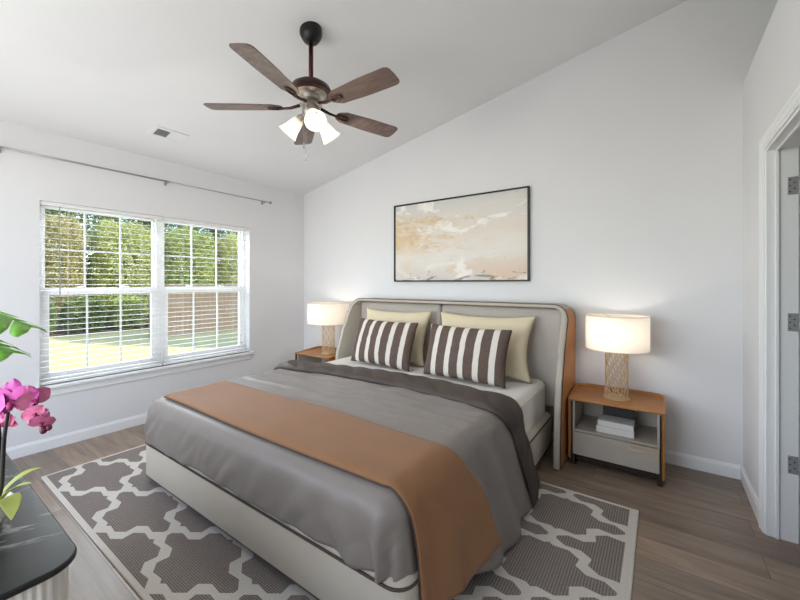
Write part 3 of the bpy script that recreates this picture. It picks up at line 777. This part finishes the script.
# books on the open shelf
def book(x, y, z, w_, d_, t_, rot, cov, label, group='books on the nightstand shelf'):
    r = thing('book', label, 'book', (x, y, z), group)
    A = Matrix.Translation((x, y, z)) @ Matrix.Rotation(rot, 4, 'Z')
    def pb(name, m, *bs):
        bm = bmesh.new()
        for b in bs: box(bm, *b)
        bmesh.ops.transform(bm, matrix=A, verts=bm.verts); obj(name, bm, m, r, bevel=.001)
    pb('cover', cov, (-w_ / 2, w_ / 2, -d_ / 2, d_ / 2, 0, .003), (-w_ / 2, w_ / 2, -d_ / 2, d_ / 2, t_ - .003, t_), (-w_ / 2, w_ / 2, -d_ / 2, -d_ / 2 + .003, .003, t_ - .003))
    pb('pages', M['page'], (-w_ / 2 + .004, w_ / 2 - .004, -d_ / 2 + .003, d_ / 2 - .004, .003, t_ - .003))
book(-.255, 2.99, .258, .225, .15, .045, .02, M['bookwhite'], 'thick white book lying at the bottom of the shelf pile')
book(-.250, 2.99, .304, .215, .145, .036, -.03, M['bookwhite'], 'white book lying on top of the shelf pile')
book(-.245, 3.14, .258, .20, .10, .135, .0, M['bookdark'], 'dark bound volume standing behind the white books')

# ------------------------------------------------------------------ table lamps
def table_lamp(cx, cy, z0, label, rs, watts):
    r = thing('table_lamp', label, 'lamp', (cx, cy, z0), 'table lamps on the nightstands')
    bm = bmesh.new(); lathe(bm, [(.082, z0), (.082, z0 + .006), (.076, z0 + .010)], 32, (cx, cy, 0))
    base = obj('base', bm, M['gold'], r, smooth='auto')
    bm = bmesh.new(); NC, rows_, H, rb = 8, 6, .345, .0715
    for row in range(rows_ + 1):
        for c in range(NC):
            a0 = 2 * PI * (c + (.5 if row % 2 else 0)) / NC
            zc_ = z0 + .01 + (H - .014) * row / rows_; hh = (H / rows_) * .98; ww = PI / NC * 1.02
            pts = []
            for k in range(14):
                q = 2 * PI * k / 14; zz_ = zc_ + hh * math.sin(q); aa = a0 + ww * math.cos(q)
                zz_ = min(max(zz_, z0 + .008), z0 + H); pts.append((cx + rb * math.cos(aa), cy + rb * math.sin(aa), zz_))
            tube(bm, pts, .0026, 5, closed=True)
    obj('lattice_column', bm, M['gold'], r, smooth=True)
    bm = bmesh.new(); lathe(bm, [(.074, z0 + .345), (.074, z0 + .351)], 32, (cx, cy, 0)); obj('top_plate', bm, M['gold'], r, smooth='auto')
    bm = bmesh.new(); tube(bm, [(cx, cy, z0 + .345), (cx, cy, z0 + .43)], .008, 8); obj('socket', bm, M['lampcord'], base)
    zb, zt = z0 + .353, z0 + .592
    bm = bmesh.new(); lathe(bm, [(rs, zb), (rs, zt)], 48, (cx, cy, 0), cap=False)
    sh = obj('lamp_shade', bm, M['shade'], r, smooth=True)
    for z in (zb, zt):
        bm = bmesh.new(); tube(bm, [(cx + (rs + .0005) * math.cos(2 * PI * k / 48), cy + (rs + .0005) * math.sin(2 * PI * k / 48), z) for k in range(48)], .0022, 6, closed=True)
        obj('shade_trim', bm, M['gold'], sh, smooth=True)
    bm = bmesh.new()
    for a in (0, 2 * PI / 3, 4 * PI / 3): tube(bm, [(cx, cy, zt - .03), (cx + rs * math.cos(a), cy + rs * math.sin(a), zt - .003)], .0018, 5)
    tube(bm, [(cx, cy, z0 + .42), (cx, cy, zt - .03)], .004, 6); obj('spider', bm, M['gold'], sh)
    bm = bmesh.new(); bmesh.ops.create_uvsphere(bm, u_segments=14, v_segments=10, radius=.028, matrix=Matrix.Translation((cx, cy, z0 + .455))); obj('bulb', bm, M['bulb'], r, smooth=True)
    lamp('lamp_light', 'POINT', (cx + .0, cy - .045, z0 + .47), watts, (1.0, .92, .82), shadow_soft_size=.03)
table_lamp(-.255, 3.06, .4765, 'lit table lamp with gold lattice base on the nightstand by the doorway side', .20, 2.3)
table_lamp(-3.185, 3.05, .4765, 'lit table lamp with gold lattice base on the nightstand in the window corner', .24, 2.5)

# ------------------------------------------------------------------ painting
r = thing('framed_painting', 'wide abstract painting in beige and gold with thin black frame above the headboard', 'painting', (-2.386, YB, 1.317))
px0, px1, pz0, pz1 = -2.390, -.932, 1.316, 2.150
bm = boxes((px0 + .006, px1 - .006, YB - .022, YB - .004, pz0 + .006, pz1 - .006)); obj('canvas', bm, M['canvas'], r)
obj('frame', boxes((px0, px0 + .014, YB - .036, YB - .001, pz0, pz1), (px1 - .014, px1, YB - .036, YB - .001, pz0, pz1), (px0 + .014, px1 - .014, YB - .036, YB - .001, pz0, pz0 + .014), (px0 + .014, px1 - .014, YB - .036, YB - .001, pz1 - .014, pz1)), M['black'], r, bevel=.0015)

# ------------------------------------------------------------------ ceiling fan
FX, FY = -1.81, 1.582; FZ = zc(FX)
fan = thing('ceiling_fan', 'five bladed dark ceiling fan with lit glass shades hanging over the bed', 'ceiling fan', (FX, FY, FZ))
bm = bmesh.new(); lathe(bm, [(.068, FZ + .02), (.07, FZ - .03), (.062, FZ - .05), (.045, FZ - .075), (.024, FZ - .085)], 28, (FX, FY, 0)); obj('canopy', bm, M['black'], fan, smooth='auto')
bm = bmesh.new(); tube(bm, [(FX, FY, FZ - .09), (FX, FY, 2.56)], .0145, 14); obj('downrod', bm, M['rod_red'], fan, smooth=True)
bm = bmesh.new(); lathe(bm, [(.016, 2.59), (.035, 2.585), (.08, 2.57), (.118, 2.545), (.132, 2.517), (.132, 2.507), (.118, 2.50)], 36, (FX, FY, 0)); mh = obj('motor_housing', bm, M['bronze'], fan, smooth='auto')
bm = bmesh.new(); lathe(bm, [(.10, 2.501), (.092, 2.49), (.062, 2.482), (.056, 2.46), (.066, 2.44), (.07, 2.43), (.055, 2.42)], 36, (FX, FY, 0)); obj('motor_band', bm, M['satin'], mh, smooth='auto')
BZ = 2.415
def blade_poly():
    P = []
    n = 10; r0, r1 = .19, .655
    half = lambda x: .058 + .012 * smoothstep(r0, r0 + .28, x)
    for i in range(n + 1): x = r0 + (r1 - .04 - r0) * i / n; P.append((x, -half(x) if i else -.036))
    hw = half(r1)
    for k in range(1, 8): a = -PI / 2 + PI * k / 8; P.append((r1 - .04 + .04 * math.cos(a), hw * math.copysign(abs(math.sin(a)) ** .4, math.sin(a))))
    for i in range(n, -1, -1): x = r0 + (r1 - .04 - r0) * i / n; P.append((x, half(x) if i else .036))
    P.append((r0 - .012, .02)); P.append((r0 - .012, -.02))
    return P
first = None
for k in range(5):
    a = math.radians(-71.5 + 72 * k)
    base = Matrix.Translation((FX, FY, BZ)) @ Matrix.Rotation(a, 4, 'Z') @ Matrix.Translation((0, 0, 0)) @ Matrix.Rotation(math.radians(-11), 4, 'X')
    bm = bmesh.new(); prism(bm, blade_poly(), -.003, .003, base)
    b_ = obj('blade', bm, M['blade'], fan, bevel=.0015)
    bm = bmesh.new()
    tube(bm, [base @ Vector((.07, 0, .012)), base @ Vector((.13, 0, -.004)), base @ Vector((.2, 0, -.008))], [.011, .009, .007], 8)
    tube(bm, [base @ Vector((.225 + .045 * math.cos(2 * PI * q / 16), .021 * math.sin(2 * PI * q / 16), -.007)) for q in range(16)], .006, 6, closed=True)
    for sx in (.195, .225, .255): lathe(bm, [(.006, 0), (.004, .004)], 8, base @ Vector((sx, 0, -.009)))
    obj('blade_iron', bm, M['bronze'], b_, smooth=True)
# light kit
bm = bmesh.new(); lathe(bm, [(.05, 2.424), (.054, 2.40), (.054, 2.375), (.042, 2.355), (.03, 2.33), (.018, 2.31), (.004, 2.303)], 28, (FX, FY, 0)); lk = obj('light_kit', bm, M['satin'], fan, smooth='auto')
for k, a in enumerate((-32, 84, 202)):
    a = math.radians(a); dirv = Vector((math.cos(a) * .72, math.sin(a) * .72, -.69)).normalized()
    o0 = Vector((FX, FY, 2.38)) + Vector((math.cos(a), math.sin(a), 0)) * .045
    Mx = dirv.to_track_quat('Z', 'Y').to_matrix().to_4x4()
    bm = bmesh.new(); tube(bm, [o0 - dirv * .01, o0 + dirv * .03], .014, 10); lathe(bm, [(.018, 0), (.024, .006), (.024, .03), (.02, .034)], 16, o0 + dirv * .02, Mx); obj('lamp_holder', bm, M['satin'], lk, smooth='auto')
    bm = bmesh.new(); lathe(bm, [(.026, 0), (.034, .012), (.040, .04), (.046, .075), (.056, .105), (.066, .122)], 24, o0 + dirv * .045, Mx, cap=False); obj('glass_shade', bm, M['glasswhite'], lk, smooth=True, solid=.003)
    bm = bmesh.new(); bmesh.ops.create_uvsphere(bm, u_segments=12, v_segments=8, radius=.022, matrix=Matrix.Translation(o0 + dirv * .10)); obj('bulb', bm, M['bulb'], lk, smooth=True)
    lamp('fan_light', 'POINT', o0 + dirv * .150, 8.0, (1.0, .95, .88), shadow_soft_size=.03)
for dx, z1 in ((-.045, 2.19), (.004, 2.10)):
    bm = bmesh.new(); x, y = FX + dx * math.cos(YAW), FY + dx * math.sin(YAW)
    if dx > 0: y -= .045
    tube(bm, [(x, y, 2.42 if dx < 0 else 2.35), (x, y, z1)], .0012, 5); pc = obj('pull_chain', bm, M['satin'], fan)
    bm = bmesh.new(); lathe(bm, [(.002, z1 + .004), (.005, z1), (.0055, z1 - .03), (.003, z1 - .036)], 10, (x, y, 0)); obj('fob', bm, M['hinge'], pc, smooth=True)

# ------------------------------------------------------------------ console table, front left
TX0, TX1, TY0, TY1, TZ = -2.35, -1.036, -.22, .262, .70
r = thing('console_table', 'black marble topped console with cream fluted base in the near left corner', 'table', (-1.7, .02, 0))
bm = bmesh.new(); prism(bm, rrect(TX0, TX1, TY0, TY1, .065, 8), TZ - .015, TZ); obj('marble_top', bm, M['marble'], r, bevel=.004, origin=None)
bm = bmesh.new(); core = rrect(TX0 + .016, TX1 - .016, TY0 + .016, TY1 - .016, .055, 6); P = []
# fluted outline
per = []
for i in range(len(core)):
    a, b = Vector(core[i]), Vector(core[(i + 1) % len(core)]); L = (b - a).length
    n = max(1, round(L / .0035))
    for k in range(n): per.append((a.lerp(b, k / n), (b - a).normalized()))
acc = 0; prev = None
for p, td in per:
    if prev is not None: acc += (p - prev).length
    prev = p; nn = Vector((td.y, -td.x)); q = p + nn * (.004 * abs(math.sin(PI * acc / .015))); P.append((q.x, q.y))
prism(bm, P, .03, TZ - .015); obj('fluted_body', bm, M['fluted'], r)
bm = bmesh.new(); prism(bm, rrect(TX0 + .045, TX1 - .045, TY0 + .045, TY1 - .045, .04, 6), 0, .03); obj('plinth', bm, M['umber'], r)

# ------------------------------------------------------------------ orchid on the console (local frame: a to the right, b up, c away)
ct, st = math.cos(YAW), math.sin(YAW)
def local(o):
    O = Vector(o); return lambda a, b, c=0: O + Vector((ct * a - st * c, st * a + ct * c, b))
OP = (-1.356, .150, TZ)
L = local(OP)
orc = thing('orchid', 'magenta moth orchid in a small white pot on the black console', 'potted plant', OP)
bm = bmesh.new(); lathe(bm, [(.022, 0), (.030, .004), (.043, .03), (.049, .062), (.045, .062), (.039, .05), (.001, .05)], 28, OP); obj('pot', bm, M['pot'], orc, smooth='auto')
bm = bmesh.new(); lathe(bm, [(.040, .050), (.03, .057), (.001, .06)], 20, OP); obj('potting_bark', bm, M['soil'], orc, smooth=True)
def leaf(pts, widths, m, name, fold=.25, par=None):
    bm = bmesh.new(); rows = []; pts = [Vector(p) for p in pts]; n = len(pts)
    for i, p in enumerate(pts):
        tdir = (pts[min(n - 1, i + 1)] - pts[max(0, i - 1)]).normalized()
        s = tdir.cross(Vector((0, 0, 1)));  s = s.normalized() if s.length > .05 else Vector((ct, st, 0))
        up = s.cross(tdir).normalized(); w_ = widths[i]
        rows.append([p + s * w_ * k + up * abs(k) * w_ * fold for k in (-1, -.55, 0, .55, 1)])
    grid(bm, rows); return obj(name, bm, m, par, smooth=True, sub=1, solid=.0012)
def bez(p0, p1, p2, n=8):
    p0, p1, p2 = Vector(p0), Vector(p1), Vector(p2); return [(1 - t_) ** 2 * p0 + 2 * t_ * (1 - t_) * p1 + t_ * t_ * p2 for t_ in [i / n for i in range(n + 1)]]
LW = lambda mx, n=8: [mx * (math.sin(PI * (.1 + .9 * i / n)) ** .7) if i < n else .0006 for i in range(n + 1)]
leaf(bez(L(.03, .058), L(.07, .112, .0), L(.115, .110, .0)), LW(.012), M['orchidleaf'], 'leaf', .2, orc)
leaf(bez(L(.03, .058), L(.095, .118, -.02), L(.102, .040, -.035)), LW(.021), M['orchidleaf'], 'leaf', .1, orc)
leaf(bez(L(.022, .058), L(.05, .125, .03), L(.08, .118, .06)), LW(.016), M['orchidleaf'], 'leaf', .2, orc)
leaf(bez(L(-.01, .058), L(-.05, .11), L(-.10, .07)), LW(.02), M['orchidleaf'], 'leaf', .2, orc)
leaf(bez(L(-.005, .058), L(.0, .11, -.04), L(-.01, .07, -.10)), LW(.02), M['orchidleaf'], 'leaf', .2, orc)
for pts, rr in (([L(.028, .056), L(.040, .10), L(.044, .16), L(.047, .216), L(.055, .27), L(.066, .315), L(.088, .342, .014), L(.112, .325, .01), L(.124, .298), L(.134, .272), L(.143, .252)], [.0048, .0048, .0046, .0044, .0036, .003, .0024, .0022, .002, .0018, .0014]),
                ([L(.016, .056), L(.032, .12), L(.036, .22), L(.02, .32), L(-.03, .40)], [.0046, .0044, .004, .003, .002])):
    sm = []
    P_ = [Vector(p) for p in pts]; RR = []
    for i in range(len(P_) - 1):
        for k in range(4):
            t_ = k / 4; p0 = P_[max(0, i - 1)]; p1 = P_[i]; p2 = P_[i + 1]; p3 = P_[min(len(P_) - 1, i + 2)]
            sm.append(.5 * ((2 * p1) + (p2 - p0) * t_ + (2 * p0 - 5 * p1 + 4 * p2 - p3) * t_ ** 2 + (3 * p1 - p0 - 3 * p2 + p3) * t_ ** 3)); RR.append(rr[i] * (1 - t_) + rr[i + 1] * t_)
    bm = bmesh.new(); tube(bm, sm, RR, 7); obj('flower_stem', bm, M['stem'], orc, smooth=True)
def blossom(c, face, size, m, roll=0):
    face = Vector(face).normalized(); Q = Matrix.Translation(c) @ face.to_track_quat('Z', 'Y').to_matrix().to_4x4() @ Matrix.Rotation(roll, 4, 'Z')
    bm = bmesh.new()
    for ang, ln, wd, lift in ((90, 1, .36, .0), (210, .95, .34, -.002), (330, .95, .34, -.002), (12, 1.0, .54, .004), (168, 1.0, .54, .004)):
        rows = []
        for i in range(8):
            t_ = i / 7; wv_ = wd * size * (math.sin(PI * min(1, .12 + .88 * t_)) ** .6) if i < 7 else .001; row = []
            for k in (-1, -.6, -.2, .2, .6, 1):
                x = t_ * ln * size; y = wv_ * k * (1 if i < 7 else .2)
                z = lift + size * (.10 * t_ - .22 * t_ * t_) + .06 * size * math.sin(k * 3 + ang) * t_
                row.append(Q @ (Matrix.Rotation(math.radians(ang), 4, 'Z') @ Vector((x, y, z))))
            rows.append(row)
        grid(bm, rows)
    bl = obj('blossom', bm, m, orc, smooth=True, sub=1, recalc=False)
    bm = bmesh.new()
    tube(bm, [Q @ Vector((0, 0, 0)), Q @ Vector((0, -size * .12, size * .2)), Q @ Vector((0, -size * .3, size * .26)), Q @ Vector((0, -size * .42, size * .16))], [size * .09, size * .15, size * .12, size * .03], 8)
    for s in (-1, 1): tube(bm, [Q @ Vector((0, -.05 * size, .08 * size)), Q @ Vector((s * size * .16, -size * .08, size * .22))], [size * .05, size * .09], 7)
    obj('lip', bm, M['lip'], bl, smooth=True)
FC = Vector((st, -ct, 0)); RG = Vector((ct, st, 0)); UP = Vector((0, 0, 1))
blossom(L(.086, .318, -.015), FC + RG * .3 + UP * .1, .052, M['bloom'], .1)
blossom(L(.042, .312, -.012), FC - RG * .5 + UP * .25, .050, M['bloom'], -.2)
blossom(L(.120, .318, .0), RG + FC * .5 - UP * .05, .036, M['bloompink'], .3)
blossom(L(.126, .284, -.004), FC + RG * .4 - UP * .25, .027, M['bloompink'], .6)
blossom(L(.142, .262, -.002), RG + FC * .7 - UP * .4, .027, M['bloompink'], -.4)
blossom(L(.040, .258, .012), FC - RG * .2, .032, M['bloompink'], .2)
for c, rr in ((L(.144, .240, 0), .0078), (L(.154, .245, .004), .0064)):
    bm = bmesh.new(); bmesh.ops.create_uvsphere(bm, u_segments=12, v_segments=8, radius=rr, matrix=Matrix.Translation(c) @ Matrix.Diagonal((1, 1, 1.2, 1))); obj('bud', bm, M['bud'], orc, smooth=True)

# ------------------------------------------------------------------ split-leaf plant, mostly beyond the left edge
MP = (-1.66, .085, TZ); L = local(MP)
mon = thing('monstera', 'green split-leaf plant reaching in at the left edge of the photo', 'potted plant', MP)
bm = bmesh.new(); lathe(bm, [(.05, 0), (.06, .004), (.072, .10), (.066, .10), (.058, .085), (.001, .085)], 24, MP); obj('pot', bm, M['pot'], mon, smooth='auto')
def monleaf(base, tip, width, nlobe=5, droop=.03):
    base, tip = Vector(base), Vector(tip); D = tip - base; Ln = D.length; D.normalize()
    S = D.cross(Vector((0, 0, 1))).normalized(); U = S.cross(D)
    bm = bmesh.new()
    for s in (-1, 1):
        for k in range(nlobe):
            t0, t1 = k / nlobe, (k + .93) / nlobe
            w0 = width * math.sin(PI * (.2 + .75 * (k + .3) / nlobe)) ** .8
            tip_p = base + D * Ln * (min(1.0, t1 + .14)) + S * s * w0 - U * droop * (w0 / width)
            a = base + D * Ln * t0; b = base + D * Ln * t1
            mid0 = a.lerp(tip_p, .55) + U * .006 + D * -.010; mid1 = b.lerp(tip_p, .55) + U * .006 + D * .014
            e0 = a.lerp(tip_p, .92) - D * .010; e1 = b.lerp(tip_p, .92) + D * .010
            vv = [bm.verts.new(p) for p in (a, mid0, e0, tip_p, e1, mid1, b)]
            bm.faces.new((vv[0], vv[1], vv[5], vv[6])); bm.faces.new((vv[1], vv[2], vv[4], vv[5])); bm.faces.new((vv[2], vv[3], vv[4]))
    o_ = obj('leaf', bm, M['monstera'], mon, smooth=True, solid=.001)
    bm = bmesh.new(); root = Vector(MP) + Vector((0, 0, .085)); mid = root.lerp(base, .5) + Vector((0, 0, .03))
    tube(bm, bez(root, mid + Vector((0, 0, .04)), base, 8) + [base + D * Ln * .5, tip - D * .004], [.0045] * 9 + [.0025, .001], 6); obj('petiole', bm, M['monstera'], o_, smooth=True)
monleaf(L(.075, .565), L(.262, .475, .02), .085, 4)
monleaf(L(.06, .49), L(.262, .412, -.03), .07, 4)
monleaf(L(.06, .33), L(.218, .275, .03), .06, 5)
monleaf(L(-.05, .45), L(-.22, .42, .05), .09, 6)
monleaf(L(-.02, .55), L(-.08, .67, .10), .09, 6)
monleaf(L(.0, .44), L(-.03, .46, -.18), .08, 6)

# ------------------------------------------------------------------ outdoors
GZ = -.4
struct('ground', boxes((-45, -4.3, -25, 35, GZ - .2, GZ)), M['lawn'])
bm = bmesh.new(); bed_p = []
for i in range(25):
    tt = i / 24; bed_p.append((-15.4 + .5 * math.sin(tt * 7), -2 + 8.5 * tt))
poly = bed_p + [(-19, 6.5), (-19, -2)]
prism(bm, poly, GZ, GZ + .06); struct('planting_bed', bm, M['mulch'])
# fence
fr = thing('wooden_fence', 'weathered tan board fence at the end of the lawn behind the window', 'fence', (-12.6, 9, GZ))
bm = bmesh.new(); R = random.Random(2)
for i in range(72):
    y0 = 4.75 + i * .145; h_ = 1.62 + .015 * R.random(); box(bm, -12.62, -12.60, y0, y0 + .14, GZ + .04, GZ + h_)
obj('boards', bm, M['fence'], fr)
for z in (.3, 1.32): obj('rail', boxes((-12.66, -12.62, 4.75, 15.2, GZ + z, GZ + z + .09)), M['fence'], fr)
for i in range(5):
    y = 4.78 + 2.4 * i; obj('post', boxes((-12.71, -12.62, y - .045, y + .045, GZ, GZ + 1.68)), M['fence'], fr)
# foliage
def foliage_mesh(seed, n, rx, ry, rz, ls):
    # leaves fill a rounded, slightly lumpy crown that stays inside its own box
    R = random.Random(seed); me = bpy.data.meshes.new('foliage'); V, Fc = [], []
    while len(Fc) < n:
        p = Vector((R.uniform(-1, 1), R.uniform(-1, 1), R.uniform(-1, 1)))
        rr = (abs(p.x) ** 4 + abs(p.y) ** 4 + abs(p.z) ** 4) ** .25
        if rr > .93 + .12 * nz(p.x * 2 + seed, p.y * 2, p.z * 2): continue
        if rr < .5 or nz(p.x * 4.5 + seed * 3, p.y * 4.5, p.z * 4.5) < -.30: continue
        p = Vector((p.x * rx, p.y * ry, p.z * rz))
        q = Matrix.Rotation(R.uniform(0, 6.28), 3, 'Z') @ Matrix.Rotation(R.uniform(-1.1, 1.1), 3, 'X') @ Matrix.Rotation(R.uniform(0, 6.28), 3, 'Z')
        l_ = ls * R.uniform(.6, 1.3); w_ = l_ * .5; b0 = len(V)
        for v in ((0, -l_ / 2, 0), (w_ / 2, 0, .014), (0, l_ / 2, -.01), (-w_ / 2, 0, .014)): V.append(p + q @ Vector(v))
        Fc.append((b0, b0 + 1, b0 + 2, b0 + 3))
    me.from_pydata(V, [], Fc); return me
FM = [foliage_mesh(s, 20000, 1.0, 1.15, 2.1, .11) for s in (11, 12, 13)]
FS = [foliage_mesh(s, 6000, .6, .6, .62, .085) for s in (21, 22)]
trk = bmesh.new(); tube(trk, [(0, 0, 0), (.05, .03, .9), (-.05, .08, 2.0), (.06, -.05, 3.0)], [.09, .08, .06, .03], 8)
TM = bpy.data.meshes.new('trunk'); trk.to_mesh(TM); trk.free(); TM.materials.append(M['trunk'])
def plant(name, x, y, h0, mesh, m, s, label, cat, group):
    r = thing(name, label, cat, (x, y, GZ), group)
    me = mesh.copy(); me.materials.append(m)
    f = bpy.data.objects.new('foliage', me); COL.objects.link(f); f.parent = r; f.location = (0, 0, h0); f.scale = (s, s, s); f.rotation_euler = (0, 0, random.choice((0, PI)))
    tk = bpy.data.objects.new('trunk', TM); COL.objects.link(tk); tk.parent = r; ks = (h0 + .5) / 3.0; tk.scale = (ks, ks, ks)
    return r
gT = 'trees beyond the lawn'; gS = 'shrubs in the planting bed'
lt = 'leafy green tree in the wall of foliage outside the window'
seen = {}
def pos(i, n): return 'first second third fourth fifth sixth seventh eighth ninth tenth'.split()[i]
rowA = [(-17.6, .9, 'leafA'), (-17.6, 3.3, 'leafR'), (-17.6, 5.7, 'leafB'), (-17.6, 8.1, 'leafA'), (-17.6, 10.5, 'leafB'), (-17.6, 12.9, 'leafA'), (-17.6, 15.3, 'leafB')]
lab = {'leafA': 'leafy green tree in the wall of foliage outside the window', 'leafB': 'pale yellow-green tree in the wall of foliage outside the window', 'leafR': 'pale tree with tan tinged leaves seen in the upper left window pane', 'leafC': 'taller dark green tree at the back of the foliage outside the window'}
for i, (x, y, m) in enumerate(rowA): plant('garden_tree', x, y, 2.15, FM[i % 3], M[m], 1.0, lab[m], 'tree', {'leafA': 'leafy green trees', 'leafB': 'pale yellow-green trees'}.get(m))
for i in range(5): plant('garden_tree', -20.6, 1.4 + 3.6 * i, 3.35, FM[i % 3], M['leafC'], 1.5, lab['leafC'], 'tree', 'tall dark green trees')
for i in range(7): plant('garden_shrub', -15.9, .2 + 1.26 * i, .63, FS[i % 2], M['leafA' if i % 3 == 1 else 'leafC'], 1.0, 'low dense green shrub in the bark bed beyond the lawn' if i % 3 == 1 else 'low dark green shrub in the bark bed beyond the lawn', 'shrub', 'low green shrubs' if i % 3 == 1 else 'low dark shrubs')
plant('garden_tree', -6.0, 9.1, 4.6, FM[1], M['leafA'], 1.9, 'large unseen tree added beyond the right edge of the window to shade the grass by the fence', 'tree', None)  # out-of-view tree, added to throw shade on the grass by the fence
